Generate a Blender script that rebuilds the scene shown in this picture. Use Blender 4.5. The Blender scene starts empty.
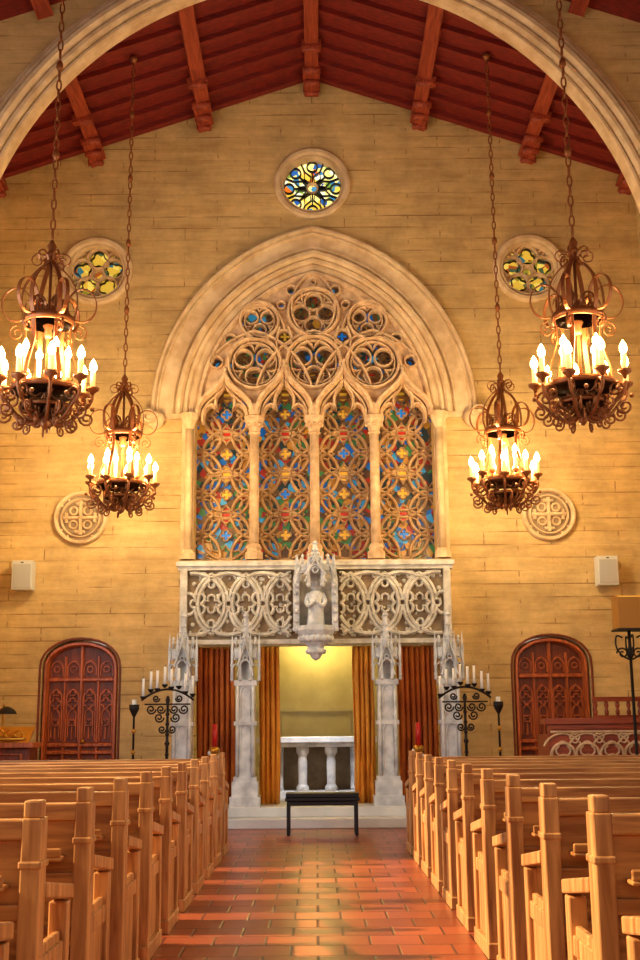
import bpy, bmesh, math, random
from mathutils import Vector, Matrix
random.seed(4)
sc = bpy.context.scene
try:
    sc.view_settings.view_transform = 'Standard'
except Exception:
    pass
pi = math.pi
def lin(c):
    return tuple(((x/255)/12.92 if x/255 <= .04045 else ((x/255+.055)/1.055)**2.4) for x in c) + (1,)

# ------------------------------------------------------------------ materials
def newmat(name):
    m = bpy.data.materials.new(name); m.use_nodes = True
    nt = m.node_tree; b = nt.nodes['Principled BSDF']
    return m, nt, b
def stone(name, c1, c2, scale=6, rough=.8, bump=.25, emis=0):
    m, nt, b = newmat(name)
    g = nt.nodes.new('ShaderNodeNewGeometry')
    n = nt.nodes.new('ShaderNodeTexNoise'); n.inputs['Scale'].default_value = scale; n.inputs['Detail'].default_value = 6
    r = nt.nodes.new('ShaderNodeValToRGB')
    r.color_ramp.elements[0].position = .35; r.color_ramp.elements[0].color = lin(c1)
    r.color_ramp.elements[1].position = .65; r.color_ramp.elements[1].color = lin(c2)
    bp = nt.nodes.new('ShaderNodeBump'); bp.inputs['Strength'].default_value = bump; bp.inputs['Distance'].default_value = .02
    L = nt.links.new
    L(g.outputs['Position'], n.inputs['Vector']); L(n.outputs['Fac'], r.inputs['Fac'])
    L(r.outputs['Color'], b.inputs['Base Color']); L(n.outputs['Fac'], bp.inputs['Height']); L(bp.outputs['Normal'], b.inputs['Normal'])
    b.inputs['Roughness'].default_value = rough
    return m
def brickmat(name, c1, c2, mort, bw, bh, msize, swiz='XZ', rough=.8, bump=.3, offs=.5, lo=.78, streak=0):
    m, nt, b = newmat(name); L = nt.links.new
    g = nt.nodes.new('ShaderNodeNewGeometry')
    s = nt.nodes.new('ShaderNodeSeparateXYZ'); c = nt.nodes.new('ShaderNodeCombineXYZ')
    L(g.outputs['Position'], s.inputs[0]); L(s.outputs[swiz[0]], c.inputs[0]); L(s.outputs[swiz[1]], c.inputs[1])
    k = nt.nodes.new('ShaderNodeTexBrick'); L(c.outputs[0], k.inputs['Vector'])
    k.inputs['Scale'].default_value = 1; k.inputs['Brick Width'].default_value = bw; k.inputs['Row Height'].default_value = bh
    k.inputs['Mortar Size'].default_value = msize; k.inputs['Mortar Smooth'].default_value = .9; k.offset = offs
    k.inputs['Color1'].default_value = lin(c1); k.inputs['Color2'].default_value = lin(c2); k.inputs['Mortar'].default_value = lin(mort)
    n = nt.nodes.new('ShaderNodeTexNoise'); n.inputs['Scale'].default_value = 1.6; n.inputs['Detail'].default_value = 10; n.inputs['Roughness'].default_value=.72
    L(g.outputs['Position'], n.inputs['Vector'])
    mr = nt.nodes.new('ShaderNodeMapRange'); mr.inputs['From Min'].default_value=.32; mr.inputs['From Max'].default_value=.68
    mr.inputs['To Min'].default_value=lo; mr.inputs['To Max'].default_value=1.12
    L(n.outputs['Fac'], mr.inputs['Value'])
    mx = nt.nodes.new('ShaderNodeVectorMath'); mx.operation='SCALE'
    src = k.outputs['Color']
    if streak:
        mp = nt.nodes.new('ShaderNodeMapping'); mp.inputs['Scale'].default_value=(.8,.8,7)
        L(g.outputs['Position'], mp.inputs['Vector'])
        n2 = nt.nodes.new('ShaderNodeTexNoise'); n2.inputs['Scale'].default_value=1.7; n2.inputs['Detail'].default_value=4
        L(mp.outputs[0], n2.inputs['Vector'])
        r2 = nt.nodes.new('ShaderNodeMapRange'); r2.inputs['From Min'].default_value=.47; r2.inputs['From Max'].default_value=.62
        L(n2.outputs['Fac'], r2.inputs['Value'])
        mu = nt.nodes.new('ShaderNodeMath'); mu.operation='MULTIPLY'; L(k.outputs['Fac'], mu.inputs[0]); L(r2.outputs['Result'], mu.inputs[1])
        mix = nt.nodes.new('ShaderNodeMix'); mix.data_type='RGBA'
        n3 = nt.nodes.new('ShaderNodeTexNoise'); n3.inputs['Scale'].default_value=1.3; n3.inputs['Detail'].default_value=10; n3.inputs['Roughness'].default_value=.7; L(mp.outputs[0], n3.inputs['Vector'])
        r3 = nt.nodes.new('ShaderNodeMapRange'); r3.inputs['From Min'].default_value=.3; r3.inputs['From Max'].default_value=.7; L(n3.outputs['Fac'], r3.inputs['Value'])
        mix0 = nt.nodes.new('ShaderNodeMix'); mix0.data_type='RGBA'; L(r3.outputs['Result'], mix0.inputs[0])
        mix0.inputs[6].default_value=lin(c1); mix0.inputs[7].default_value=lin(c2)
        L(mu.outputs[0], mix.inputs[0]); L(mix0.outputs[2], mix.inputs[6]); mix.inputs[7].default_value=lin(mort)
        src = mix.outputs[2]
    L(src, mx.inputs[0]); L(mr.outputs['Result'], mx.inputs['Scale']); L(mx.outputs[0], b.inputs['Base Color'])
    bp = nt.nodes.new('ShaderNodeBump'); bp.inputs['Strength'].default_value = bump; bp.inputs['Distance'].default_value=.01; bp.invert=True
    L(k.outputs['Fac'], bp.inputs['Height']); L(bp.outputs['Normal'], b.inputs['Normal'])
    b.inputs['Roughness'].default_value = rough
    return m
def wood(name, c1, c2, axis=0, rough=.45, scale=3):
    m, nt, b = newmat(name); L = nt.links.new
    g = nt.nodes.new('ShaderNodeNewGeometry'); mp = nt.nodes.new('ShaderNodeMapping')
    sv=[9,9,9]; sv[axis]=.8; mp.inputs['Scale'].default_value = sv
    n = nt.nodes.new('ShaderNodeTexNoise'); n.inputs['Scale'].default_value=scale; n.inputs['Detail'].default_value=5; n.inputs['Distortion'].default_value=.6
    r = nt.nodes.new('ShaderNodeValToRGB')
    r.color_ramp.elements[0].position=.35; r.color_ramp.elements[0].color=lin(c1)
    r.color_ramp.elements[1].position=.65; r.color_ramp.elements[1].color=lin(c2)
    L(g.outputs['Position'], mp.inputs['Vector']); L(mp.outputs[0], n.inputs['Vector']); L(n.outputs['Fac'], r.inputs['Fac']); L(r.outputs['Color'], b.inputs['Base Color'])
    b.inputs['Roughness'].default_value=rough
    return m
def plain(name, c, rough=.5, metal=0, emis=None, es=0):
    m, nt, b = newmat(name); b.inputs['Base Color'].default_value=lin(c); b.inputs['Roughness'].default_value=rough; b.inputs['Metallic'].default_value=metal
    if emis: b.inputs['Emission Color'].default_value=lin(emis); b.inputs['Emission Strength'].default_value=es
    return m
def glassmat(name, stops, scale, strength):
    m, nt, b = newmat(name); L = nt.links.new
    g = nt.nodes.new('ShaderNodeNewGeometry'); v = nt.nodes.new('ShaderNodeTexVoronoi'); v.inputs['Scale'].default_value=scale
    L(g.outputs['Position'], v.inputs['Vector'])
    s = nt.nodes.new('ShaderNodeSeparateColor'); L(v.outputs['Color'], s.inputs[0])
    r = nt.nodes.new('ShaderNodeValToRGB'); r.color_ramp.interpolation='CONSTANT'
    e = r.color_ramp.elements
    e[0].position=0; e[0].color=lin(stops[0][1]); e[1].position=stops[1][0]; e[1].color=lin(stops[1][1])
    for p,c in stops[2:]:
        q=e.new(p); q.color=lin(c)
    L(s.outputs[0], r.inputs['Fac'])
    L(r.outputs['Color'], b.inputs['Emission Color']); L(r.outputs['Color'], b.inputs['Base Color'])
    b.inputs['Emission Strength'].default_value=strength; b.inputs['Roughness'].default_value=.25  # emission stands in for daylight behind the glass
    return m

M = {}
WC=((226,194,134),(196,160,100),(150,112,62))
M['wall'] = brickmat('ashlar_wall', *WC, .95, .185, .014, 'XZ', .8, .18, .5, .66, 1)
M['wallyz'] = brickmat('ashlar_wall_side', *WC, .95, .185, .014, 'YZ', .8, .18, .5, .66, 1)
M['floor'] = brickmat('terracotta_tile', (172,84,50), (132,60,36), (64,32,26), .30, .30, .012, 'XY', .33, .3, 0.5)
M['plaster'] = stone('sanctuary_plaster', (186,172,134), (206,194,156), 3, .8, .1)
M['arch'] = stone('cream_stone', (200,168,126), (228,202,162), 5)
M['trac'] = stone('tracery_stone', (196,160,122), (230,198,158), 9)
M['tracd'] = stone('grille_stone', (178,140,98), (212,176,130), 9)
M['pale'] = stone('pale_limestone', (186,189,194), (230,231,232), 7, .6)
M['balc'] = stone('balcony_limestone', (190,182,168), (232,226,214), 7, .6)
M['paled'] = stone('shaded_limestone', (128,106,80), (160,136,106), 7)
M['step'] = stone('step_marble', (205,207,206), (228,228,226), 3, .4, .1)
M['roof'] = wood('roof_red_boards', (98,16,9), (130,28,15), 0, .7)
M['beam'] = wood('roof_beam', (128,44,24), (168,72,42), 1, .6)
M['door'] = wood('door_mahogany', (152,70,30), (204,106,52), 2, .35)
M['doord'] = wood('door_panel_dark', (100,38,14), (136,56,22), 2, .45)
M['pew'] = wood('pew_oak', (148,92,46), (206,146,82), 0, .36)
M['pewe'] = wood('pew_oak_end', (156,100,54), (216,160,98), 2, .36)
M['choir'] = wood('choir_mahogany', (130,46,24), (164,72,38), 0, .4)
M['iron'] = plain('wrought_bronze', (148,88,48), .40, .6)
M['irond'] = plain('dark_iron', (34,26,24), .5, .5)
M['brass'] = plain('brass', (210,155,60), .3, .9)
M['wax'] = plain('candle_wax', (250,232,180), .5, 0, (255,190,90), .9)
M['waxp'] = plain('white_candle', (245,242,235), .5)
M['flame'] = plain('candle_bulb', (255,240,200), .3, 0, (255,214,130), 55)
M['red'] = plain('red_candle', (190,20,20), .4)
M['redg'] = plain('red_glass', (170,40,24), .25, 0, (180,40,20), .5)
M['yelg'] = plain('yellow_glass', (215,165,50), .25, 0, (220,165,50), .5)
M['blug'] = plain('blue_glass', (30,110,190), .25, 0, (30,120,200), .6)
M['black'] = plain('black_leather', (16,18,26), .35)
M['white'] = plain('speaker_white', (205,205,200), .5)
M['grille'] = plain('speaker_grille', (178,176,172), .8)
M['gold'] = stone('gold_curtain', (206,122,26), (230,156,46), 3, .7, .1)
M['rust'] = stone('rust_curtain', (168,78,20), (200,108,34), 3, .7, .1)
M['shade'] = plain('lamp_shade', (150,100,34), .6, 0, (190,120,30), .12)
M['glass'] = glassmat('stained_glass_dark', [(0,(104,70,34)),(.22,(38,50,46)),(.38,(24,92,160)),(.50,(80,52,32)),(.60,(176,118,38)),(.69,(150,40,24)),(.79,(54,140,180)),(.87,(60,110,56))], 10, .5)
M['rose'] = glassmat('stained_glass_bright', [(0,(255,236,140)),(.3,(240,200,70)),(.42,(60,130,170)),(.55,(250,250,215)),(.75,(40,90,160)),(.85,(120,150,60)),(.93,(220,110,30))], 11, 1.3)
M['rosed'] = glassmat('stained_glass_amber', [(0,(215,175,60)),(.35,(140,130,40)),(.5,(50,110,120)),(.62,(235,205,90)),(.78,(70,90,60)),(.88,(160,80,30))], 11, .8)

# ------------------------------------------------------------------ mesh builder
class B:
    def __init__(s):
        s.v=[]; s.f=[]; s.mi=[]; s.sm=[]; s.mats=[]; s.T=Matrix()
    def add(s, vs, fs, mat, smooth=False):
        if mat not in s.mats: s.mats.append(mat)
        k=len(s.v); i=s.mats.index(mat)
        s.v += [tuple(s.T @ Vector(p)) for p in vs]
        for f in fs:
            s.f.append([a+k for a in f]); s.mi.append(i); s.sm.append(smooth)
    def box(s, x0,x1,y0,y1,z0,z1, mat, rot=None):
        vs=[(x,y,z) for x in (x0,x1) for y in (y0,y1) for z in (z0,z1)]
        if rot:
            c=Vector(((x0+x1)/2,(y0+y1)/2,(z0+z1)/2)); R=rot.to_3x3()
            vs=[tuple(c+R@(Vector(p)-c)) for p in vs]
        s.add(vs,[(0,1,3,2),(4,6,7,5),(0,4,5,1),(2,3,7,6),(0,2,6,4),(1,5,7,3)],mat)
    def lathe(s, prof, c, mat, seg=16, smooth=True, fold=None):
        n=len(prof); vs=[]; fs=[]
        for i in range(seg):
            a=2*pi*i/seg + (pi/seg if seg<=8 else 0)
            for r,z in prof:
                rr = r*(fold(a,z) if fold else 1)
                vs.append((c[0]+rr*math.cos(a), c[1]+rr*math.sin(a), c[2]+z))
        for i in range(seg):
            j=(i+1)%seg
            for k in range(n-1): fs.append((i*n+k,j*n+k,j*n+k+1,i*n+k+1))
        fs.append([i*n for i in range(seg)]); fs.append([i*n+n-1 for i in range(seg)])
        s.add(vs,fs,mat,smooth)
    def cyl(s,p0,p1,r0,r1,mat,seg=10): s.tube([p0,p1],[r0,r1],mat,seg)
    def ball(s,c,r,mat,seg=12,sz=1):
        s.lathe([(r*math.sin(pi*k/8)+1e-4, -r*sz*math.cos(pi*k/8)) for k in range(9)], c, mat, seg)
    def tube(s, pts, r, mat, seg=6, closed=False):
        P=[Vector(p) for p in pts]; n=len(P)
        R = r if isinstance(r,(list,tuple)) else [r]*n
        vs=[]; fs=[]; u=None
        for i in range(n):
            if closed: t=(P[(i+1)%n]-P[i-1])
            else: t=P[min(i+1,n-1)]-P[max(i-1,0)]
            if t.length<1e-9: t=Vector((0,0,1))
            t.normalize()
            if u is None:
                u=t.orthogonal().normalized()
            else:
                u=(u-t*u.dot(t))
                if u.length<1e-6: u=t.orthogonal()
                u.normalize()
            w=t.cross(u)
            for k in range(seg):
                a=2*pi*k/seg; q=P[i]+(u*math.cos(a)+w*math.sin(a))*R[i]; vs.append(tuple(q))
        for i in range(n if closed else n-1):
            j=(i+1)%n
            for k in range(seg):
                l=(k+1)%seg; fs.append((i*seg+k,i*seg+l,j*seg+l,j*seg+k))
        if not closed:
            fs.append(list(range(seg))[::-1]); fs.append([(n-1)*seg+k for k in range(seg)])
        s.add(vs,fs,mat,True)
    def strap(s, pts, a, w, th, mat):
        n=len(pts); vs=[]; fs=[]; T=Vector((-math.sin(a),math.cos(a),0)); Rr=Vector((math.cos(a),math.sin(a),0))
        P=[Rr*r+Vector((0,0,z)) for r,z in pts]
        for i in range(n):
            t=P[min(i+1,n-1)]-P[max(i-1,0)]
            if t.length<1e-9: t=Vector((0,0,1))
            t.normalize(); nn=t.cross(T)
            for p,q in ((-.5,-.5),(.5,-.5),(.5,.5),(-.5,.5)): vs.append(tuple(P[i]+T*(p*w)+nn*(q*th)))
        for i in range(n-1):
            for k in range(4):
                l=(k+1)%4; fs.append((i*4+k,i*4+l,i*4+4+l,i*4+4+k))
        fs.append((0,1,2,3)); fs.append(tuple(4*(n-1)+k for k in range(4)))
        s.add(vs,fs,mat)
    def bar(s, pts, w, yf, yb, mat, closed=False):
        n=len(pts)
        if n<2: return
        P=[Vector(p) for p in pts]
        ym=yf+(yb-yf)*.4
        prof=[(-.5,yb),(-.5,ym),(-.22,yf),(.22,yf),(.5,ym),(.5,yb)]
        vs=[];fs=[];m=6
        for i in range(n):
            t=(P[(i+1)%n]-P[i-1]) if closed else (P[min(i+1,n-1)]-P[max(i-1,0)])
            if t.length<1e-9: t=Vector((1,0))
            t.normalize(); nn=Vector((-t.y,t.x))
            for o,y in prof:
                q=P[i]+nn*(o*w); vs.append((q.x,y,q.y))
        for i in range(n if closed else n-1):
            j=(i+1)%n
            for k in range(m):
                l=(k+1)%m; fs.append((i*m+k,i*m+l,j*m+l,j*m+k))
        if not closed:
            fs.append(list(range(m))); fs.append([(n-1)*m+k for k in range(m)])
        s.add(vs,fs,mat)
    def plate(s, loops, y0, y1, mat):
        cu=bpy.data.curves.new('tmp','CURVE'); cu.dimensions='2D'; cu.fill_mode='BOTH'; cu.extrude=abs(y1-y0)/2
        for lp in loops:
            sp=cu.splines.new('POLY'); sp.points.add(len(lp)-1)
            for i,(x,z) in enumerate(lp): sp.points[i].co=(x,z,0,1)
            sp.use_cyclic_u=True
        ob=bpy.data.objects.new('tmp',cu); sc.collection.objects.link(ob)
        dg=bpy.context.evaluated_depsgraph_get(); me=bpy.data.meshes.new_from_object(ob.evaluated_get(dg))
        ym=(y0+y1)/2
        s.add([(v.co.x, ym-v.co.z, v.co.y) for v in me.vertices],[list(p.vertices) for p in me.polygons],mat)
        bpy.data.objects.remove(ob); bpy.data.curves.remove(cu); bpy.data.meshes.remove(me)
    def mesh(s,name):
        me=bpy.data.meshes.new(name); me.from_pydata(s.v,[],s.f)
        for m in s.mats: me.materials.append(M[m])
        for p,i,q in zip(me.polygons,s.mi,s.sm): p.material_index=i; p.use_smooth=q
        bm=bmesh.new(); bm.from_mesh(me); bmesh.ops.recalc_face_normals(bm,faces=bm.faces); bm.to_mesh(me); bm.free()
        return me
    def obj(s,name,loc=(0,0,0),bevel=0,parent=None):
        ob=bpy.data.objects.new(name,s.mesh(name)); ob.location=loc; sc.collection.objects.link(ob)
        if bevel:
            b=ob.modifiers.new('bevel','BEVEL'); b.width=bevel; b.segments=2; b.limit_method='ANGLE'
        if parent: ob.parent=parent
        return ob
def inst(ob,name,loc,bevel=0):
    o=bpy.data.objects.new(name,ob.data); o.location=loc; sc.collection.objects.link(o)
    for m in ob.modifiers:
        b=o.modifiers.new('bevel','BEVEL'); b.width=m.width; b.segments=m.segments; b.limit_method='ANGLE'
    return o
def circ(cx,cz,r,n=32,a0=0): return [(cx+r*math.cos(a0+2*pi*i/n),cz+r*math.sin(a0+2*pi*i/n)) for i in range(n)]
def arc(cx,cz,r,a0,a1,n=16): return [(cx+r*math.cos(a0+(a1-a0)*i/n),cz+r*math.sin(a0+(a1-a0)*i/n)) for i in range(n+1)]
def foil(cx,cz,r,n,a0=pi/2,d=.42,N=64):
    out=[]
    for i in range(N):
        a=2*pi*i/N; q=abs(math.cos(n*(a-a0)/2)); out.append((cx+r*(1-d+d*q**.7)*math.cos(a), cz+r*(1-d+d*q**.7)*math.sin(a)))
    return out
def parch(h,c,zs,cx=0,n=20):
    R=h+c; a=math.acos(c/R)
    L=[(cx+c-R*math.cos(a*i/n), zs+R*math.sin(a*i/n)) for i in range(n+1)]
    return L+[(2*cx-x,z) for x,z in L[-2::-1]]
def bez(p0,p1,p2,p3,n=10):
    o=[]
    for i in range(n+1):
        t=i/n; u=1-t
        o.append(tuple(u**3*a+3*u*u*t*b+3*u*t*t*c+t**3*d for a,b,c,d in zip(p0,p1,p2,p3)))
    return o
def cr(pts,n=6):
    P=[Vector(p) for p in pts]; P=[P[0]]+P+[P[-1]]; o=[]
    for i in range(1,len(P)-2):
        for k in range(n):
            t=k/n; a,b,c,d=P[i-1:i+3]
            o.append(tuple(.5*((2*b)+(c-a)*t+(2*a-5*b+4*c-d)*t*t+(3*b-a-3*c+d)*t**3)))
    o.append(tuple(P[-2])); return o
def spiral(cx,cz,r,turns,a0,dirn=1,n=26):
    return [(cx+r*(1-.8*i/n)*math.cos(a0+dirn*2*pi*turns*i/n), cz+r*(1-.8*i/n)*math.sin(a0+dirn*2*pi*turns*i/n)) for i in range(n+1)]
def runs(pts,inside):
    cur=[]; out=[]
    for p in pts:
        if inside(p): cur.append(p)
        else:
            if len(cur)>1: out.append(cur)
            cur=[]
    if len(cur)>1: out.append(cur)
    return out
def ogee(cx,h,z0,rise,n=10):
    L=bez((cx-h,z0),(cx-h,z0+rise*.55),(cx-h*.22,z0+rise*.52),(cx,z0+rise),n)
    return L+[(2*cx-x,z) for x,z in L[-2::-1]]

RIDGE=10.95; SL=.348
def rz(x): return RIDGE-SL*abs(x)
ZS=5.61; C=.578

# ------------------------------------------------------------------ room shell
b=B(); b.box(-6.2,6.2,-5,18.3,-.2,0,'floor'); b.obj('floor')

b=B()
def doorarch(cx,h=.525,zs=2.02,rise=.40,n=14):
    return [(cx-h*math.cos(pi*i/n), zs+rise*math.sin(pi*i/n)**.85) for i in range(n+1)]
out=[(-4.85,0),(-3.765,0)]+doorarch(-3.24)+[(-2.715,0),(-1.66,0),(-1.66,2.4),(1.66,2.4),(1.66,0),(2.715,0)]+doorarch(3.24)+[(3.765,0),(4.85,0),(4.85,rz(4.85)),(0,RIDGE),(-4.85,rz(4.85))]
win=[(-1.71,3.5)]+parch(1.71,C,ZS)+[(1.71,3.5)]
b.plate([out,win,circ(0,9.21,.47,40),circ(-3.2,7.83,.43,40),circ(3.2,7.83,.43,40)],16.0,16.3,'wall')
b.obj('wall_back')

b=B()
RZ=4.36
def big(dr,n=80): return [(-(4.12+dr)*math.cos(pi*i/n),5.98+(RZ+dr)*math.sin(pi*i/n)) for i in range(n+1)]
ao=[(-5.7,0),(-4.12,0)]+big(0)+[(4.12,0),(5.7,0),(5.7,rz(5.7)),(0,RIDGE),(-5.7,rz(5.7))]
b.plate([ao],12.5,12.72,'wall'); b.obj('wall_chancel_arch')
b=B()
for dr,w,yf,yb in ((-.03,.07,12.50,12.71),(.045,.09,12.42,12.5),(.145,.11,12.35,12.5),(.245,.08,12.41,12.5),(.31,.05,12.45,12.5)):
    b.bar([(-4.12-dr,.02)]+big(dr)+[(4.12+dr,.02)],w,yf,yb,'arch')
b.obj('trim_chancel_arch')

for sgn,nm in ((-1,'left'),(1,'right')):
    b=B(); x0,x1=sorted((sgn*5.7,sgn*6.0))
    b.box(x0,x1,-5,13,0,1.7,'wallyz'); b.box(x0,x1,-5,13,5.4,rz(5.7),'wallyz')
    for y0,y1 in ((-5,-3),(-.2,.2),(2.6,2.8),(5.5,5.7),(8.3,8.5),(11,13)): b.box(x0,x1,y0,y1,1.7,5.4,'wallyz')
    x2,x3=sorted((sgn*4.85,sgn*5.1))
    b.box(x2,x3,12.72,16.3,0,rz(4.85),'wallyz')
    b.obj('wall_'+nm)

# ceiling: boards, rafters, purlins
b=B()
for sgn in (-1,1):
    xe=6.2*sgn
    b.add([(0,-5,RIDGE),(xe,-5,rz(xe)),(xe,16.3,rz(xe)),(0,16.3,RIDGE),(0,-5,RIDGE+.2),(xe,-5,rz(xe)+.2),(xe,16.3,rz(xe)+.2),(0,16.3,RIDGE+.2)],
      [(0,1,2,3),(4,5,6,7),(0,1,5,4),(1,2,6,5),(2,3,7,6),(3,0,4,7)],'roof')
b.obj('ceiling')
b=B()
yy=15.75
while yy>-4.8:
    for sgn in (-1,1):
        xa,xb=0,5.65*sgn if yy<12.5 else 4.8*sgn
        if 12.35<yy<12.8: continue
        h=.08
        b.add([(xa,yy,rz(xa)),(xb,yy,rz(xb)),(xb,yy+.09,rz(xb)),(xa,yy+.09,rz(xa)),(xa,yy,rz(xa)-h),(xb,yy,rz(xb)-h),(xb,yy+.09,rz(xb)-h),(xa,yy+.09,rz(xa)-h)],
          [(0,1,2,3),(4,5,6,7),(0,1,5,4),(1,2,6,5),(2,3,7,6),(3,0,4,7)],'roof')
    yy-=.42
b.obj('trim_rafters')
b=B()
for px in (0,-1.63,1.63,-3.25,3.25,-4.7,4.7):
    for ya,yb in ((-4.9,12.5),(12.72,16.0)):
        R=Matrix.Rotation(math.atan(SL)*(0 if px==0 else (1 if px>0 else -1)),4,'Y')
        zt=rz(px)
        b.box(px-.10,px+.10,ya,yb,zt-.15,zt-.0,'beam',R)
        if yb<15: continue
        b.box(px-.13,px+.13,yb-.55,yb,zt-.21,zt-.13,'beam',R)
        b.box(px-.10,px+.10,yb-.30,yb,zt-.29,zt-.19,'beam',R)
        b.cyl((px-.135,yb-.55,zt-.18),(px+.135,yb-.55,zt-.18),.06,.06,'beam',12)
        b.cyl((px-.12,yb-.32,zt-.25),(px+.12,yb-.32,zt-.25),.055,.055,'beam',12)
        b.cyl((px-.11,yb-.12,zt-.30),(px+.11,yb-.12,zt-.30),.045,.045,'beam',12)
        b.box(px-.14,px+.14,yb-1.2,yb-1.08,zt-.20,zt-.08,'beam',R)
        b.cyl((px-.14,yb-1.14,zt-.2),(px+.14,yb-1.14,zt-.2),.05,.05,'beam',12)
b.obj('trim_purlins')

# platform + sanctuary
b=B(); b.box(-2.3,2.3,14.6,16.0,0,.12,'step'); b.box(-2.2,2.2,14.86,15.999,.12,.24,'step'); b.box(-1.655,1.655,16.0,17.9,0,.24,'step'); b.obj('trim_altar_steps',bevel=.012)
b=B(); b.box(-1.9,1.9,17.9,18.1,0,3,'plaster'); b.box(-1.9,-1.66,16.3,17.9,0,3,'plaster'); b.box(1.66,1.9,16.3,17.9,0,3,'plaster')
b.box(-1.6,1.6,17.87,17.9,1.45,1.5,'plaster')
for x in (-.5,.5): b.box(x-.02,x+.02,17.88,17.9,.24,1.45,'plaster')
b.obj('wall_sanctuary')
b=B(); b.box(-1.66,1.66,16.3,17.9,2.8,3,'plaster'); b.obj('ceiling_sanctuary')

# ------------------------------------------------------------------ great window
b=B()
def aband(r0,r1,y0,y1):
    o=[(-1.71-r1,ZS)]+parch(1.71+r1,C,ZS,0,30)+[(1.71+r1,ZS)]
    i=parch(1.71+r0,C,ZS,0,30)[::-1]
    b.plate([o+i],y0,y1,'arch')
aband(.30,.56,15.92,16.0)
for r,w,yf in ((.05,.10,15.95),(.14,.08,15.92),(.235,.11,15.86),(.325,.05,15.89),(.54,.05,15.88),(.60,.08,15.84)):
    b.bar(parch(1.71+r,C,ZS,0,30),w,yf,16.0,'arch')
for sg in (-1,1):
    b.lathe([(.02,-.16),(.1,-.1),(.15,0),(.13,.08),(.05,.12)],(sg*2.27,15.86,5.52),'arch',10)
    b.bar(spiral(sg*2.33,5.56,.12,1.3,0,sg),.05,15.7,15.95,'arch')
    b.box(sg*2.1-.25,sg*2.1+.25,15.9,16.0,5.54,5.62,'arch')
    b.box(sg*1.80-.09,sg*1.80+.09,15.92,16.0,3.5,5.5,'arch')
    b.cyl((sg*1.78,15.88,3.6),(sg*1.78,15.88,5.4),.055,.055,'arch',12)
    b.lathe([(.06,0),(.1,.08),(.13,.16),(.13,.22)],(sg*1.78,15.87,5.38),'arch',8,False)
    b.lathe([(.12,0),(.12,.08),(.07,.14)],(sg*1.78,15.87,3.5),'arch',8,False)
b.box(-1.9,1.9,15.8,16.0,3.40,3.48,'arch')
b.obj('trim_window_arch')

b=B()
def inwin(p,m=.0):
    x,z=abs(p[0]),p[1]
    if z<3.5: return False
    if z<=ZS: return x<=1.71+m
    return math.hypot(x+C,z-ZS)<=1.71+C+m
lw=.855
og=[]
RS={.4275:.70,1.2825:.58}
for cx in (1.2825,.4275,-.4275,-1.2825):
    og+= ogee(cx,.385,5.62,RS[abs(cx)])[::-1]
outl=parch(1.705,C,ZS,0,24)+og
holes=[(0,6.40,.38,3),(.86,6.38,.37,3),(-.86,6.38,.37,3),(0,7.16,.36,4),(.79,7.03,.27,3),(-.79,7.03,.27,3)]
small=[(.42,6.77,.12),(-.42,6.77,.12),(1.41,6.40,.09),(-1.41,6.40,.09),(.32,7.50,.075),(-.32,7.50,.075),(1.21,6.75,.08),(-1.21,6.75,.08),(.47,7.27,.06),(-.47,7.27,.06),(.0,7.62,.04)]
b.plate([outl]+[circ(x,z,r,28) for x,z,r,n in holes]+[circ(x,z,r,16) for x,z,r in small],16.0,16.12,'trac')
for x,z,r,n in holes:
    b.bar(circ(x,z,r+.01,32),.05,15.88,16.02,'trac',True)
    b.bar(circ(x,z,r-.05,32),.025,15.95,16.06,'trac',True)
    a0=pi/2 if n==4 else -pi/2
    for k in range(n):
        a=a0+2*pi*k/n
        p=lambda q,o:(x+r*q*math.cos(a+o),z+r*q*math.sin(a+o))
        b.bar(circ(x+r*.50*math.cos(a),z+r*.50*math.sin(a),r*.36,18),.030,15.97,16.1,'trac',True)
        a+=pi/n
        b.bar([p(.98,-.30),p(.72,-.10),p(.55,0),p(.72,.10),p(.98,.30)],.03,15.97,16.08,'trac')
for x,z,r in small:
    b.bar(circ(x,z,r,16),.03,15.92,16.02,'trac',True)
for cx in (-1.2825,-.4275,.4275,1.2825):
    ri=RS[abs(cx)]
    b.bar(ogee(cx,.40,5.58,ri+.04,14),.09,15.82,16.04,'trac')
    b.bar(ogee(cx,.33,5.56,ri-.06,14),.03,15.92,16.06,'trac')
    tre=bez((cx-.32,5.5),(cx-.34,5.75),(cx-.16,5.86),(cx-.12,5.68),7)+bez((cx-.12,5.68),(cx-.2,5.95),(cx-.04,6.0),(cx,6.12),7)[1:]
    b.bar(tre+[(2*cx-x,z) for x,z in tre[-2::-1]],.045,15.94,16.1,'trac')
    if abs(cx)<1:
        L=bez((cx,6.3),(cx-.02,6.5),(cx-.2,6.6),(cx-.06,6.92)); 
        b.bar(L,.04,15.9,16.02,'trac'); b.bar([(2*cx-x,z) for x,z in L],.04,15.9,16.02,'trac')
    b.lathe([(.02,0),(.05,.04),(.02,.08),(.04,.11),(.003,.16)],(cx,15.9,5.58+ri),'trac',6)
b.bar(parch(1.66,C,ZS,0,30),.09,15.92,16.05,'trac')
for k in (-1,0,1):
    h=.86; pts=parch(h,.30,5.75,k*.86,16)
    for q in runs(pts,lambda p:inwin(p,-.08) and p[1]>6.0): b.bar(q,.04,15.9,16.02,'trac')
for sg in (-1,1):
    b.bar(bez((0,6.79),(sg*.3,6.80),(sg*.5,7.35),(sg*.08,7.74),12),.04,15.9,16.02,'trac')
    b.bar(bez((sg*.42,6.9),(sg*.52,7.3),(sg*.8,7.42),(sg*1.1,7.10),10),.04,15.9,16.02,'trac')
    b.bar(bez((sg*1.2825,6.15),(sg*1.25,6.4),(sg*1.3,6.62),(sg*1.02,6.76),10),.04,15.9,16.02,'trac')
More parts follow.
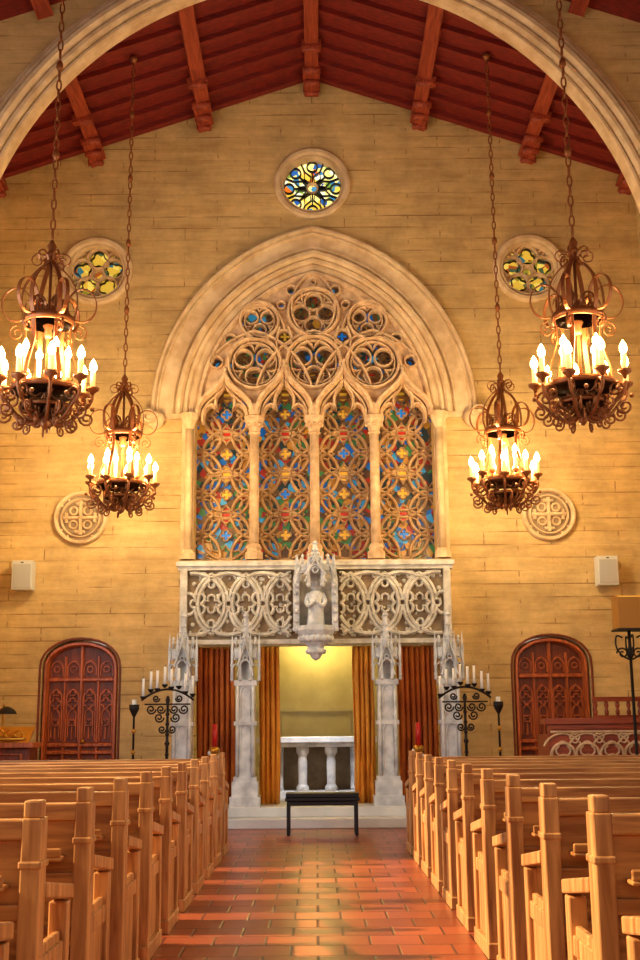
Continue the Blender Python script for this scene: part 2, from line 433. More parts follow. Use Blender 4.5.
for cx in (-.855,0,.855):
    b.lathe([(.13,0),(.13,.1),(.1,.12),(.115,.17),(.085,.22)],(cx,15.93,3.5),'trac',8,False)
    b.cyl((cx,15.93,3.7),(cx,15.93,5.36),.070,.066,'trac',14)
    b.lathe([(.075,0),(.095,.02),(.08,.04),(.1,.12),(.15,.2),(.15,.26),(.12,.28)],(cx,15.93,5.30),'trac',8,False)
    for k in range(5):
        a=pi+pi*k/4; b.ball((cx+.1*math.cos(a),15.93+.1*math.sin(a),5.44),.035,'trac',6)
    b.box(cx-.03,cx+.03,16.0,16.25,3.5,5.7,'trac')
    b.lathe([(.06,0),(.09,.08),(.05,.2)],(cx,15.9,5.56),'trac',8,False)
b.obj('window_tracery')

b=B()
pv=.60
def gb(pts,w,yf,m=.06,closed=True):
    pp=pts+[pts[0]] if closed else pts
    for q in runs(pp,lambda p:inwin(p,m)): b.bar(q,w,yf,16.40,'tracd')
z=3.62; row=0
while z<7.7:
    for k in range(-2,3):
        gb(circ(k*lw,z,.35,36),.050,16.32)
        gb(foil(k*lw,z,.28,4,pi/4,.5,40),.028,16.34)
    for k in (-1.5,-.5,.5,1.5):
        cz=z+pv/2
        gb(circ(k*lw,cz,.35,36),.050,16.32)
        gb(foil(k*lw,cz,.28,4,pi/4,.5,40),.028,16.34)
        for dx,dz_,mt in ((0,-pv/2,'redg' if row%2 else 'yelg'),(0,0,'yelg' if (row+int(k*2))%3 else 'blug')):
            c=(k*lw+dx,cz+dz_); d=.115 if dz_ else .08
            pts=[(c[0]+d*math.cos(a)*(abs(math.cos(2*a))**.5*.55+.45),c[1]+d*math.sin(a)*(abs(math.cos(2*a))**.5*.55+.45)) for a in [2*pi*i/32 for i in range(32)]]
            if inwin(c,-.15) and c[1]>3.62:
                b.bar(pts,.026,16.33,16.40,'tracd',True)
                b.plate([[(c[0]+(p[0]-c[0])*.95,c[1]+(p[1]-c[1])*.95) for p in pts]],16.37,16.40,mt)
    z+=pv; row+=1
b.obj('window_grille')
b=B(); b.plate([[(-1.8,3.42)]+parch(1.8,C,ZS)+[(1.8,3.42)]],16.42,16.45,'glass'); b.obj('window_1')

def rose(name,x,z,R,n,gm):
    b=B(); b.plate([circ(x,z,R+.02,40)],16.2,16.22,gm)
    b.bar(circ(x,z,R+.05,48),.11,15.92,16.0,'arch',True)
    b.bar(circ(x,z,R-.02,48),.04,15.95,16.18,'arch',True)
    b.bar(circ(x,z,R*.17,20),.03,16.1,16.18,'arch',True)
    for i in range(n):
        a=2*pi*i/n+pi/2
        if n==8:
            b.bar(circ(x+R*.76*math.cos(a),z+R*.76*math.sin(a),R*.17,14),.022,16.12,16.18,'irond',True)
            b.bar([(x+R*.2*math.cos(a),z+R*.2*math.sin(a)),(x+R*.58*math.cos(a),z+R*.58*math.sin(a))],.024,16.12,16.18,'irond')
            a2=a+pi/n
            p=[(x+R*q*math.cos(a2+o),z+R*q*math.sin(a2+o)) for q,o in ((.2,0),(.42,.28),(.64,0),(.42,-.28))]
            b.bar(p,.02,16.12,16.18,'irond',True)
            b.bar([(x+R*.64*math.cos(a2),z+R*.64*math.sin(a2)),(x+R*.95*math.cos(a2),z+R*.95*math.sin(a2))],.024,16.12,16.18,'irond')
        else:
            b.bar(circ(x+R*.56*math.cos(a),z+R*.56*math.sin(a),R*.36,20),.035,16.06,16.18,'trac',True)
            a2=a+pi/n
            b.bar(circ(x+R*.82*math.cos(a2),z+R*.82*math.sin(a2),R*.10,12),.025,16.08,16.18,'trac',True)
            b.bar(foil(x+R*.56*math.cos(a),z+R*.56*math.sin(a),R*.30,3,a,.4,30),.016,16.12,16.18,'irond',True)
    b.obj(name)
rose('window_2',0,9.21,.47,8,'rose'); rose('window_3',-3.2,7.83,.43,5,'rosed'); rose('window_4',3.2,7.83,.43,5,'rosed')

# ------------------------------------------------------------------ carved roundels
for x in (-3.3,3.3):
    b=B(); zc=4.12
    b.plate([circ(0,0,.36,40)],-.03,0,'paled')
    b.bar(circ(0,0,.35,40),.06,-.10,0,'arch',True); b.bar(circ(0,0,.27,40),.03,-.08,0,'arch',True)
    for i in range(4):
        a=pi/2*i
        b.bar([(0,0),(.24*math.cos(a),.24*math.sin(a))],.05,-.09,-.02,'arch')
        b.bar([(.2*math.cos(a)-.07*math.sin(a),.2*math.sin(a)+.07*math.cos(a)),(.2*math.cos(a)+.07*math.sin(a),.2*math.sin(a)-.07*math.cos(a))],.045,-.08,-.02,'arch')
        b.bar(circ(.14*math.cos(a+pi/4),.14*math.sin(a+pi/4),.055,12),.03,-.08,-.02,'arch',True)
        for o in (-.2,.2): b.ball((.31*math.cos(a+pi/4+o),-.05,.31*math.sin(a+pi/4+o)),.018,'arch',6)
    b.obj('carved_roundel',(x,15.999,zc))

# ------------------------------------------------------------------ doors
def door(name,cx):
    b=B()
    arch=doorarch(0,.515,2.02,.39)
    b.plate([[(-.515,.0)]+arch+[(.515,.0)]],.14,.22,'doord')
    b.bar([(-.48,.0)]+[(p[0]*.93,2.02+(p[1]-2.02)*.90) for p in arch]+[(.48,.0)],.07,.0,.15,'door')
    b.bar([(-.0,.05),(0,2.36)],.05,.07,.15,'door')
    for z in (.06,.9,1.0,1.88): b.bar([(-.46,z),(.46,z)],.06,.08,.15,'door')
    for k in range(4):
        x=-.345+.23*k
        b.bar([(x-.085,1.05),(x-.085,1.62)]+parch(.085,.05,1.62,x,6)+[(x+.085,1.62),(x+.085,1.05)],.03,.1,.15,'door')
        b.bar(foil(x,1.56,.075,4,0,.45,24),.026,.09,.15,'door',True)
        b.bar(foil(x,1.70,.045,3,pi/2,.45,24),.020,.09,.15,'door',True)
        b.bar([(x-.055,1.10),(x-.055,1.40)]+parch(.055,.03,1.40,x,4)+[(x+.055,1.10)],.022,.10,.15,'door')
        b.bar(foil(x,1.30,.05,4,pi/4,.5,24),.022,.09,.15,'door',True)
        b.bar([(x,1.08),(x,1.24)],.03,.10,.15,'door')
        b.bar([(x-.08,.14),(x+.08,.14),(x+.08,.82),(x-.08,.82)],.03,.1,.15,'door',True)
        for o in (-.045,-.015,.015,.045): b.bar([(x+o,.2),(x+o,.76)],.018,.11,.15,'door')
        b.bar([(x-.085,1.93),(x-.085,2.02)]+parch(.085,.03,2.02,x,5)+[(x+.085,1.93)],.025,.1,.15,'door')
        b.bar(circ(x,2.02,.04,12),.02,.10,.15,'door',True)
    for x in (-.23,.23): b.bar([(x,.08),(x,2.2)],.035,.09,.15,'door')
    b.ball((.05,.07,1.05),.03,'brass')
    b.obj(name,(cx,16.02,0))
door('door_1',-3.24); door('door_2',3.24)
for i,cx in enumerate((-3.24,3.24)):
    b=B(); a=doorarch(cx,.55,2.02,.42)
    b.bar([(cx-.55,0)]+a+[(cx+.55,0)],.03,15.98,16.0,'doord'); b.obj('trim_door_%d'%(i+1))

# ------------------------------------------------------------------ speakers
for s in (-1,1):
    b=B(); b.box(-.14,.14,-.22,-.02,-.2,.2,'white'); b.box(-.12,.12,-.232,-.22,-.18,.15,'grille'); b.box(-.04,.04,-.02,.06,-.05,.05,'irond')
    b.box(-.02,.02,-.234,-.23,.165,.18,'irond')
    b.obj('wall_speaker',(s*4.03,15.94,3.29),.012)

# ------------------------------------------------------------------ balcony
b=B()
Y=15.30
def cl(pts,w,yf,closed=True):
    pp=pts+[pts[0]] if closed else pts
    for q in runs(pp,lambda p:.32<abs(p[0])<1.72 and 2.37<p[1]<3.28): b.bar(q,w,yf,Y+.1,'balc')
b.box(-1.80,1.80,Y+.09,Y+.14,2.34,3.3,'paled')  # backing coloured in a shadow tone so the openwork reads deep
b.box(-1.80,1.80,Y+.14,15.99,2.30,2.42,'balc')
for sx in (-1,1):
    b.box(sx*1.76-.05,sx*1.76+.05,Y+.02,15.98,2.4,3.35,'balc')
b.box(-1.86,1.86,Y-.03,Y+.16,3.33,3.39,'balc'); b.box(-1.84,1.84,Y,Y+.14,3.28,3.33,'balc')
b.box(-1.84,1.84,Y-.02,Y+.16,2.29,2.35,'balc')
for sx in (-1,1):
    for cx in (.24,.70,1.16,1.62):
        cl(circ(sx*cx,2.83,.41,44),.058,Y)
        cl(foil(sx*cx,2.83,.17,4,pi/4,.5,40),.046,Y+.01)
        cl(circ(sx*cx,2.83,.05,12),.04,Y+.01)
    for cx in (.47,.93,1.39):
        cl(parch(.22,.20,2.86,sx*cx,10),.052,Y+.015,False)
        cl([(x,5.66-z) for x,z in parch(.22,.20,2.86,sx*cx,10)],.052,Y+.015,False)
        cl(foil(sx*cx,3.12,.075,3,-pi/2,.45,24),.036,Y+.02); cl(foil(sx*cx,2.54,.075,3,pi/2,.45,24),.036,Y+.02)
        cl(foil(sx*cx,2.83,.12,4,0,.5,24),.034,Y+.02)
        for o in (-.12,.12):
            cl(spiral(sx*cx+o,3.20,.06,1.2,0,1,14),.03,Y+.03,False); cl(spiral(sx*cx+o,2.46,.06,1.2,0,-1,14),.03,Y+.03,False)
    b.box(sx*1.755-.04,sx*1.755+.04,Y-.01,Y+.12,2.35,3.3,'balc')
for i in range(130):
    x=random.uniform(.36,1.70)*random.choice((-1,1)); z=random.uniform(2.40,3.25)
    b.ball((x,Y+.085,z),random.uniform(.018,.034),'balc',6)
b.obj('balcony')

def canopy(b,x,y,z0,w,h,mat='pale'):
    hw=w/2
    b.box(x-hw*.8,x+hw*.8,y-hw*.5,y+hw*.9,z0+h*.28,z0+h*.42,mat)
    for fx,wd in ((0,.55),(-hw*.72,.32),(hw*.72,.32)):
        ww=w*wd/2*1.05
        yf=y-hw*.9 if fx==0 else y-hw*.45
        cx=x+fx
        b.bar([(cx-ww,z0)]+parch(ww*.8,ww*.6,z0+h*.1,cx,6)+[(cx+ww,z0)],w*.07,yf,yf+.06,mat)
        b.bar([(cx-ww,z0+h*.15),(cx,z0+h*.5),(cx+ww,z0+h*.15)],w*.09,yf-.01,yf+.06,mat)
        b.lathe([(.012,0),(.03,.03),(.01,.06),(.025,.08),(.002,.11)],(cx,yf+.02,z0+h*.48),mat,6)
        b.bar(circ(cx,z0+h*.27,ww*.28,10),w*.05,yf,yf+.04,mat,True)
    for fx in (-1,-.38,.38,1):
        cx=x+fx*hw; yy=y-hw*(.7 if abs(fx)<.5 else .3)
        b.box(cx-w*.045,cx+w*.045,yy-.02,yy+.03,z0-.03,z0+h*.42,mat)
        b.lathe([(w*.07,0),(w*.05,h*.04),(.004,h*.24)],(cx,yy,z0+h*.42),mat,4,False)
        b.ball((cx,yy,z0-.04),w*.07,mat,8)
    b.lathe([(w*.2,0),(w*.16,h*.12),(w*.18,h*.14),(w*.1,h*.3),(.03,h*.5),(.05,h*.53),(.005,h*.6)],(x,y,z0+h*.4),mat,6,False)
    for k in range(4):
        for s in (-1,1): b.ball((x+s*w*(.17-.035*k),y-.04,z0+h*(.5+.09*k)),w*.045,mat,6)

# ------------------------------------------------------------------ pillars
for x in (-1.72,-.91,.91,1.72):
    b=B(); z0=.24
    b.box(-.19,.19,-.17,.16,0,.12,'pale'); b.box(-.165,.165,-.145,.15,.12,.3,'pale'); b.box(-.145,.145,-.125,.15,.3,.36,'pale')
    b.box(-.12,.12,-.10,.12,.36,1.52,'pale')
    b.box(-.145,.145,-.125,.15,1.0,1.05,'pale')
    for o in (-.1,.1): b.cyl((o,-.11,.36),(o,-.11,1.5),.022,.022,'pale',8)
    b.bar([(-.06,.42),(-.06,.92)]+parch(.06,.04,.92,0,5)+[(.06,.42)],.02,-.118,-.098,'pale')
    b.bar([(-.06,1.1),(-.06,1.4)]+parch(.06,.04,1.4,0,5)+[(.06,1.1)],.02,-.118,-.098,'pale')
    b.box(-.145,.145,-.13,.15,1.5,1.57,'pale')
    b.box(-.10,.10,-.02,.12,1.57,2.03,'pale')
    canopy(b,0,-.02,1.62,.35,.84)
    b.obj('gothic_pillar',(x,15.10,z0))

# ------------------------------------------------------------------ central niche with statue
b=B()
prof=[(.01,0),(.06,.03),(.09,.08),(.07,.11),(.12,.18),(.17,.22),(.16,.26),(.24,.33),(.27,.38),(.27,.44)]
b.lathe(prof,(0,14.98,2.05),'pale',8,False)
for i in range(10):
    a=pi+pi*i/9; b.ball((.19*math.cos(a),14.98+.19*math.sin(a),2.33),.05,'pale',8); b.ball((.1*math.cos(a),14.98+.1*math.sin(a),2.17),.04,'pale',8)
b.box(-.27,.27,15.1,15.27,2.42,3.3,'balc')
for s in (-1,1):
    b.box(s*.25-.04,s*.25+.04,14.86,15.1,2.45,3.1,'pale')
    b.lathe([(.06,0),(.04,.06),(.003,.34)],(s*.25,14.95,3.1),'pale',4,False)
    b.lathe([(.05,0),(.06,.03),(.02,.1)],(s*.25,14.9,2.42),'pale',6,False)
    for k in range(5): b.ball((s*.25,14.85,2.55+.12*k),.03,'pale',6)
canopy(b,0,14.9,3.04,.46,.56)
niche=b.obj('statue_niche')
b=B()
fold=lambda a,z:1+.10*math.sin(7*a+z*5)*(1 if z<.34 else .2)
b.lathe([(.115,0),(.11,.05),(.095,.2),(.085,.3),(.095,.36),(.1,.4),(.075,.44),(.03,.455),(.028,.48)],(0,14.9,2.49),'pale',24,True,fold)
b.ball((0,14.895,3.015),.045,'pale',14,1.25)
b.lathe([(.058,-.08),(.062,-.02),(.058,.03),(.035,.055),(.004,.062)],(0,14.915,3.02),'pale',14)
for s in (-1,1): b.tube(cr([(s*.085,14.9,2.9),(s*.12,14.86,2.8),(s*.08,14.80,2.74),(s*.01,14.78,2.8)],4),[.032]*5+[.03]*4+[.022]*4,'pale',8)
b.ball((.0,14.785,2.82),.025,'pale',8); b.ball((.0,14.85,3.01),.012,'pale',6)
b.obj('madonna_statue',parent=niche)

# ------------------------------------------------------------------ curtains
def curtain(name,x0,x1,y,z0,z1,mat,n=5):
    b=B(); N=n*10; vs=[];fs=[]
    R=9
    for j in range(R+1):
        t=j/R
        for i in range(N+1):
            u=i/N; ph=2*pi*n*u
            vs.append((x0+(x1-x0)*(u)+.012*math.sin(ph*2+j*.6), y+.045*math.sin(ph+.35*math.sin(j))+.02*math.sin(ph*.5+t*3), z0+(z1-z0)*t))
    for j in range(R):
        for i in range(N): k=j*(N+1)+i; fs.append((k,k+1,k+N+2,k+N+1))
    b.add(vs,fs,mat,True)
    b.cyl((x0,y,z1-.01),(x1,y,z1-.01),.015,.015,'brass')
    o=b.obj(name); m=o.modifiers.new('s','SOLIDIFY'); m.thickness=.008
curtain('gold_curtain',-.75,-.49,15.42,.245,2.26,'gold',4)
curtain('gold_curtain',.49,.75,15.42,.245,2.26,'gold',4)
curtain('rust_curtain',-1.58,-1.08,15.46,.245,2.26,'rust',7)
curtain('rust_curtain',1.08,1.58,15.46,.245,2.26,'rust',7)

# ------------------------------------------------------------------ altar
b=B()
b.box(-.8,.8,-.35,.35,.0,.1,'pale'); b.box(-.85,.85,-.4,.4,.76,.84,'pale'); b.box(-.78,.78,-.34,.34,.70,.76,'pale')
for x in (-.58,-.2,.2,.58):
    b.lathe([(.09,0),(.09,.05),(.06,.09),(.065,.4),(.055,.47),(.09,.53),(.09,.6)],(x,-.25,.1),'pale',12)
for x in (-.58,.58): b.box(x-.1,x+.1,-.14,.3,.1,.7,'pale')
b.box(-.5,.5,.2,.28,.1,.7,'paled')
b.obj('altar',(0,16.9,.24),.008)

# ------------------------------------------------------------------ kneeling bench
b=B()
b.box(-.43,.43,-.17,.17,.38,.42,'black'); b.box(-.42,.42,-.16,.16,.42,.47,'black')
for x in (-.39,.39):
    for y in (-.14,.14):
        b.box(x-.02,x+.02,y-.02,y+.02,.0,.38,'black')
    b.box(x-.012,x+.012,-.14,.14,.30,.34,'black')
b.box(-.39,.39,-.15,-.13,.33,.38,'black'); b.box(-.39,.39,.13,.15,.33,.38,'black')
b.obj('altar_bench',(.06,13.8,0),.012)

# ------------------------------------------------------------------ pews
def pew(sg):
    b=B(); L=3.75
    def bx(x0,x1,*a):
        X0,X1=sorted((sg*x0,sg*x1)); b.box(X0,X1,*a)
    for xe in (0,L-.065):
        bx(xe,xe+.065,-.045,.055,0,.92,'pewe')
        bx(xe+.004,xe+.061,-.040,.035,.92,.975,'pewe')
        bx(xe-.006,xe+.071,-.05,.062,.76,.785,'pewe')
        bx(xe,xe+.065,.40,.47,0,.60,'pewe')
        X0,X1=sorted((sg*(xe-.006),sg*(xe+.071)))
        b.add([(X0,.05,.66),(X1,.05,.66),(X1,.49,.60),(X0,.49,.60),(X0,.05,.71),(X1,.05,.71),(X1,.49,.65),(X0,.49,.65)],[(0,1,2,3),(4,5,6,7),(0,1,5,4),(1,2,6,5),(2,3,7,6),(3,0,4,7)],'pewe')
        bx(xe-.005,xe+.07,-.06,.50,0,.08,'pewe')
        bx(xe+.02,xe+.046,.05,.41,.08,.50,'pewe')
        bx(xe+.008,xe+.058,.05,.41,.40,.47,'pewe')
    bx(.06,L-.06,-.045,.03,.85,.915,'pew')
    bx(.06,L-.06,-.012,.012,.44,.85,'pew')
    bx(.06,L-.06,-.03,.022,.60,.65,'pew')
    bx(.06,L-.06,-.035,.03,.38,.45,'pew')
    bx(.06,L-.06,.02,.46,.42,.455,'pew')
    bx(.06,L-.06,.40,.43,.34,.42,'pew')
    bx(.06,L-.06,-.03,.02,.10,.16,'pew')
    bx(.10,L-.10,-.11,-.01,.70,.715,'pew'); bx(.10,L-.10,-.11,-.098,.715,.75,'pew')
    for k in (1.2,2.4): bx(k,k+.05,-.03,.44,0,.42,'pewe')
    return b
first={}
for sg in (-1,1):
    for k in range(11):
        loc=(sg*.9,3.1+.85*k,0)
        if sg not in first: first[sg]=pew(sg).obj('church_pew',loc,.008)
        else: inst(first[sg],'church_pew',loc)

# ------------------------------------------------------------------ chandeliers
def chandelier(x,y,zb,rot):
    b=B(); I='iron'
    def pol(pts,a): return [(r*math.cos(a),r*math.sin(a),z) for r,z in pts]
    b.lathe([(.004,0),(.03,.03),(.045,.07),(.02,.11),(.035,.13),(.02,.17)],(0,0,0),I,10)
    b.cyl((0,0,.1),(0,0,1.75),.016,.014,I,8)
    b.lathe([(.02,0),(.07,.03),(.1,.06),(.05,.09),(.02,.12)],(0,0,.34),I,12)
    b.lathe([(.02,0),(.04,.03),(.03,.08),(.05,.12),(.02,.16)],(0,0,.85),I,12)
    for r,z,h in ((.30,.34,.05),(.20,.19,.035),(.215,.98,.07)):
        b.lathe([(r,0),(r+.014,0),(r+.014,h),(r,h),(r,0)],(0,0,z),I,28)
    n=9
    for i in range(n):
        a=2*pi*i/n+rot
        arm=cr([(.03,.14),(.12,.06),(.24,.1),(.33,.20),(.40,.27),(.41,.34)],5)
        b.tube(pol(arm,a),.016,I,6)
        b.tube(pol(spiral(.17,.18,.10,1.5,-pi/2,-1,18),a),.012,I,5)
        b.tube(pol(spiral(.32,.28,.09,1.5,-pi/2,1,18),a),.012,I,5)
        b.tube(pol(spiral(.37,.13,.07,1.4,pi,1,14),a+.2),.011,I,5)
        b.tube(pol(spiral(.24,.04,.06,1.4,pi/2,1,14),a+.3),.010,I,5)
        b.ball((.43*math.cos(a+.33),.43*math.sin(a+.33),.24),.022,I,6)
        cx,cy=.41*math.cos(a),.41*math.sin(a); dz=.02*(i%3)
        b.lathe([(.012,-.03),(.02,0),(.06,.03),(.065,.05),(.03,.05)],(cx,cy,.35+dz),I,10)
        b.cyl((cx,cy,.40+dz),(cx,cy,.55+dz),.024,.024,'wax',8)
        b.lathe([(.014,0),(.034,.03),(.034,.06),(.018,.10),(.002,.125)],(cx,cy,.55+dz),'flame',10)
    for i in range(4):
        a=2*pi*i/4+.6; cx,cy=.2*math.cos(a),.2*math.sin(a)
        b.tube(pol(cr([(.02,.36),(.1,.30),(.18,.36),(.2,.44)],4),a),.012,I,5)
        b.lathe([(.012,-.03),(.05,.02),(.03,.025)],(cx,cy,.48),I,10)
        b.cyl((cx,cy,.50),(cx,cy,.70),.022,.022,'wax',8)
        b.lathe([(.014,0),(.032,.03),(.032,.06),(.002,.12)],(cx,cy,.70),'flame',10)
    for i in range(6):
        a=2*pi*i/6+rot*.5
        strap=cr([(.30,.36),(.27,.55),(.20,.8),(.215,1.0),(.25,1.16),(.23,1.34),(.14,1.48),(.05,1.56),(.02,1.66)],5)
        b.strap(strap,a,.042,.010,I)
        t=[2*pi*j/24 for j in range(25)]
        b.strap([(.295+.13*math.cos(u),1.17+.16*math.sin(u)) for u in t],a,.034,.010,I)
        b.strap(spiral(.12,1.14,.10,1.4,0,1,18),a,.022,.009,I)
        b.strap(spiral(.28,.90,.075,1.4,pi/2,-1,14),a,.022,.009,I)
        b.strap(spiral(.12,1.60,.08,1.4,pi,-1,14),a,.02,.008,I)
    b.lathe([(.015,0),(.05,.03),(.05,.05),(.03,.08),(.045,.12),(.012,.18)],(0,0,1.62),I,12)
    top=rz(x)-zb-.03; z=1.80; k=0
    while z<top-.1:
        if k%9==8:
            b.lathe([(.008,0),(.035,.04),(.03,.09),(.008,.13)],(0,0,z),I,8); z+=.12
        else:
            w=.022; hh=.06; pts=[]
            for j in range(10):
                t=2*pi*j/10; u=w*math.cos(t); v=hh*math.sin(t)
                pts.append((u,0,z+hh+v) if k%2 else (0,u,z+hh+v))
            b.tube(pts,.0085,I,5,True); z+=.1
        k+=1
    b.lathe([(.01,0),(.05,.05),(.06,.09)],(0,0,top-.1),I,12); b.cyl((0,0,z-.05),(0,0,top-.05),.008,.008,I,6)
    o=b.obj('candle_chandelier',(x,y,zb))
    l=bpy.data.lights.new('chandelier_glow','POINT'); l.energy=400 if y>12 else 220; l.color=(1,.72,.34); l.shadow_soft_size=.3
    lo=bpy.data.objects.new('chandelier_glow',l); sc.collection.objects.link(lo); lo.parent=o; lo.location=(0,0,.74)
for x,y,r in ((-2.40,14.0,.2),(2.37,14.0,.35),(-2.40,9.9,.15),(2.40,9.9,.05)): chandelier(x,y,3.81,r)

# ------------------------------------------------------------------ candelabra
for s in (-1,1):
    b=B(); I='irond'
    for k in range(3):
        a=2*pi*k/3+.5
        b.tube([(r*math.cos(a),r*math.sin(a),z) for r,z in cr([(.02,.3),(.08,.14),(.18,.1),(.26,.02)],5)],.014,I,6)
    b.lathe([(.02,.25),(.03,.3),(.018,.35),(.018,1.0),(.035,1.03),(.018,1.06),(.016,1.5),(.03,1.55),(.012,1.6)],(0,0,0),I,10)
    for q in range(9): b.lathe([(.018,0),(.028,.02),(.018,.04)],(0,0,.4+q*.12),I,8)
    b.tube([(x,-.02,1.50) for x in (-.28,-.15,0,.15,.28)],.010,I,6)
    b.tube([(x,-.02,1.68-1.3*x*x) for x in [-.32+.64*i/12 for i in range(13)]],.014,I,6)
    for sx in (-1,1):
        for cx,cz,r in ((.08,1.44,.055),(.20,1.44,.06),(.10,1.34,.06),(.14,1.57,.045),(.06,1.20,.05)):
            b.tube([(sx*p[0],-.02,p[1]) for p in spiral(cx,cz,r,1.5,pi,1,18)],.011,I,5)
    for k in range(8):
        x=-.30+.6*k/7; z=1.69-1.3*x*x+(.03 if k%2 else 0); yy=-.02+.05*(k%2)
        b.lathe([(.01,-.02),(.036,.01),(.038,.025),(.02,.025)],(x,yy,z),I,10)
        b.cyl((x,yy,z+.02),(x,yy,z+.24),.018,.016,'waxp',8)
        b.cyl((x,yy,z+.24),(x,yy,z+.26),.003,.003,I,4)
    b.obj('iron_candelabra',(s*1.82,14.35,0))
    b=B()
    b.lathe([(.13,0),(.12,.03),(.03,.07),(.015,.15),(.013,1.35),(.03,1.38),(.06,1.44),(.065,1.5),(.05,1.5)],(0,0,0),I,12)
    for q in range(4): b.lathe([(.014,0),(.03,.03),(.014,.06)],(0,0,.4+q*.25),'brass',10)
    b.cyl((0,0,1.46),(0,0,1.56),.03,.03,'waxp',10)
    b.obj('torch_stand',(s*2.24,14.42,0))
    b=B()
    b.lathe([(.12,0),(.12,.03),(.05,.07),(.03,.12),(.03,.45),(.05,.48),(.03,.52),(.03,.62),(.065,.68),(.07,.72),(.03,.74)],(0,0,0),'brass',14)
    for q in range(14):
        a=q*1.3; b.ball((.06*math.cos(a),.06*math.sin(a),.3+.03*q),.032,'brass' if q%2 else 'waxp',8)
    b.cyl((0,0,.73),(0,0,1.02),.035,.032,'red',12); b.cyl((0,0,1.02),(0,0,1.05),.004,.004,I,4)
    b.obj('altar_candlestick',(s*1.30,15.05,.24))

# ------------------------------------------------------------------ choir stall right
b=B()
b.box(0,1.8,0,.1,.0,1.22,'choir'); b.box(-.04,1.84,-.04,.3,1.22,1.29,'choir'); b.box(-.02,1.82,-.03,.0,0,.12,'choir')
b.box(.04,1.78,-.015,.0,1.16,1.2,'choir')
for k in range(6):
    x=.16+.29*k
    b.bar(arc(x,.86,.14,0,pi,12),.035,-.04,0,'trac'); b.bar(foil(x,.93,.09,3,pi/2,.4,30),.022,-.035,0,'trac',True)
    if k<5: b.bar(foil(x+.145,1.06,.06,3,-pi/2,.4,20),.02,-.035,0,'trac',True)
    b.bar([(x-.14,.14),(x-.14,.86)],.035,-.04,0,'trac'); b.bar([(x+.14,.14),(x+.14,.86)],.035,-.04,0,'trac')
    b.bar(arc(x,.86,.25,pi*.14,pi*.86,10),.025,-.03,0,'trac')
b.bar([(.02,1.13),(1.78,1.13)],.03,-.035,0,'trac')
b.box(0,.06,.1,.7,0,1.1,'choir'); b.box(1.74,1.8,.1,.7,0,1.1,'choir'); b.box(.06,1.74,.35,.7,.4,.45,'choir')
b.obj('choir_stall',(2.76,14.0,0),.006)
b=B()
b.box(0,1.2,0,.06,1.28,1.33,'choir'); b.box(0,1.2,0,.06,1.50,1.56,'choir'); b.box(0,1.2,.0,.06,0,.1,'choir')
for k in range(9):
    x=.03+k*.142; b.lathe([(.02,0),(.03,.04),(.015,.08),(.03,.12),(.02,.17)],(x,.03,1.33),'choir',8)
    b.box(x-.02,x+.02,.01,.05,.1,1.28,'choir')
b.obj('choir_rail',(3.55,15.0,0))

# standing lantern right
b=B(); I='irond'
b.lathe([(.18,0),(.17,.03),(.05,.07),(.02,.14),(.018,2.0),(.04,2.04),(.02,2.1),(.02,2.3)],(0,0,0),I,12)
for a in (0,pi/2,pi,1.5*pi):
    b.tube([(r*math.cos(a),r*math.sin(a),z) for r,z in cr([(.02,1.95),(.1,2.0),(.16,2.1),(.15,2.22),(.08,2.2)],5)],.011,I,5)
    b.tube([(p[0]*math.cos(a),p[0]*math.sin(a),p[1]) for p in spiral(.09,2.02,.07,1.4,0,1,16)],.010,I,5)
b.box(-.165,.165,-.165,.165,2.28,2.30,I); b.box(-.148,.148,-.148,.148,2.30,2.66,'shade'); b.box(-.155,.155,-.155,.155,2.66,2.675,'brass')
b.obj('standing_lantern',(3.66,13.5,0))

# lectern left with brass book rest and lamp
b=B()
b.box(-.38,.38,-.2,.25,0,.06,'doord'); b.box(-.33,.33,-.15,.2,.06,1.0,'doord'); b.box(-.40,.40,-.25,.28,1.0,1.06,'door')
b.bar([(-.24,.14),(.24,.14),(.24,.92),(-.24,.92)],.04,-.175,-.15,'door',True)
b.box(-.32,.32,-.22,.2,1.12,1.15,'brass',Matrix.Rotation(.5,4,'X'))
b.bar([(-.30,1.10),(.30,1.10)],.04,-.27,-.22,'brass')
for k in range(5): b.bar(circ(-.22+.11*k,1.16,.045,12),.018,-.26,-.22,'brass',True)
b.tube(cr([(-.1,.2,1.05),(-.1,.22,1.3),(-.08,.15,1.50),(-.02,.02,1.49)],6),.013,'brass',6)
b.lathe([(.13,0),(.1,.05),(.03,.09)],(0,0,1.40),'irond',12)
b.obj('lectern',(-3.80,14.4,0),.004)

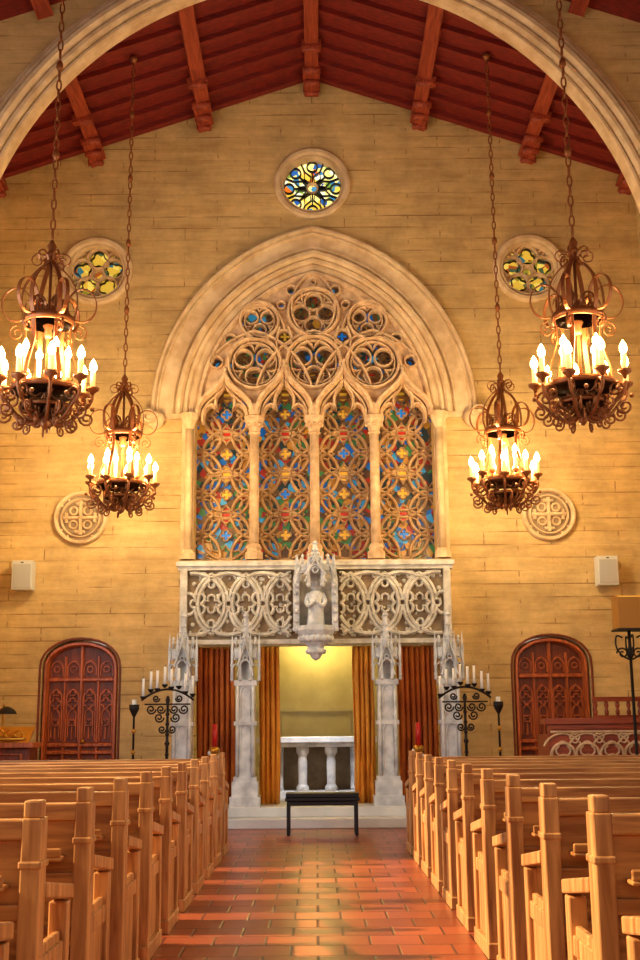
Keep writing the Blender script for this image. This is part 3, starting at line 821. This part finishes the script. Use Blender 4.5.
# ------------------------------------------------------------------ lights
def area(name,loc,target,sx,sy,e,col):
    l=bpy.data.lights.new(name,'AREA'); l.shape='RECTANGLE'; l.size=sx; l.size_y=sy; l.energy=e; l.color=col
    o=bpy.data.objects.new(name,l); sc.collection.objects.link(o); o.location=loc
    o.rotation_euler=(Vector(target)-Vector(loc)).to_track_quat('-Z','Y').to_euler()
    return o
area('daylight_fill_left',(-5.5,8.5,3.6),(0,14.5,1.2),5,3.4,230,(.70,.85,1))  # added cool area fill aimed at the portal
area('window_daylight_right',(5.5,7,3.6),(0,10,.5),6,3.4,110,(1,.86,.66))
sl=bpy.data.lights.new('sun','SUN'); sl.energy=9.5; sl.color=(1,.76,.46); sl.angle=.015
so=bpy.data.objects.new('sun',sl); sc.collection.objects.link(so)
el=math.radians(32); so.rotation_euler=Vector((math.cos(el),.02,-math.sin(el))).to_track_quat('-Z','Y').to_euler()
p=bpy.data.lights.new('sanctuary_lamp','POINT'); p.energy=38; p.color=(1,.78,.22); p.shadow_soft_size=.12
po=bpy.data.objects.new('sanctuary_lamp',p); sc.collection.objects.link(po); po.location=(0,17.5,2.6)
p=bpy.data.lights.new('altar_fill_spot','SPOT'); p.energy=120; p.color=(.95,.97,1); p.spot_size=math.radians(50); p.shadow_soft_size=.1  # spot added to brighten the altar, no fixture modelled
po=bpy.data.objects.new('altar_fill_spot',p); sc.collection.objects.link(po); po.location=(0,15.9,2.2)
po.rotation_euler=(Vector((0,16.9,.7))-po.location).to_track_quat('-Z','Y').to_euler()
for s in (-1,1):
    sp=bpy.data.lights.new('gable_fill','SPOT'); sp.energy=110; sp.color=(1,.80,.50); sp.spot_size=math.radians(80); sp.spot_blend=.8; sp.shadow_soft_size=.3  # spots added to lift the gable wall and roof, no fixture
    spo=bpy.data.objects.new('gable_fill',sp); sc.collection.objects.link(spo)
    spo.location=(s*3.6,10.5,5.6)
    spo.rotation_euler=(Vector((-s*.8,16,7.6))-spo.location).to_track_quat('-Z','Y').to_euler()
w=bpy.data.worlds.new('world'); sc.world=w; w.use_nodes=True
w.node_tree.nodes['Background'].inputs[0].default_value=(1,.88,.70,1); w.node_tree.nodes['Background'].inputs[1].default_value=.7

# ------------------------------------------------------------------ camera
cam=bpy.data.cameras.new('camera'); co=bpy.data.objects.new('camera',cam); sc.collection.objects.link(co)
cam.sensor_fit='VERTICAL'; cam.sensor_height=36; cam.lens=1150/960*36; cam.clip_start=.05
co.matrix_world=Matrix.Translation((0,0,1.2))@Matrix.Rotation(math.radians(-.274),4,'Z')@Matrix.Rotation(math.radians(90+12.17),4,'X')@Matrix.Rotation(math.radians(-.5),4,'Z')
sc.camera=co
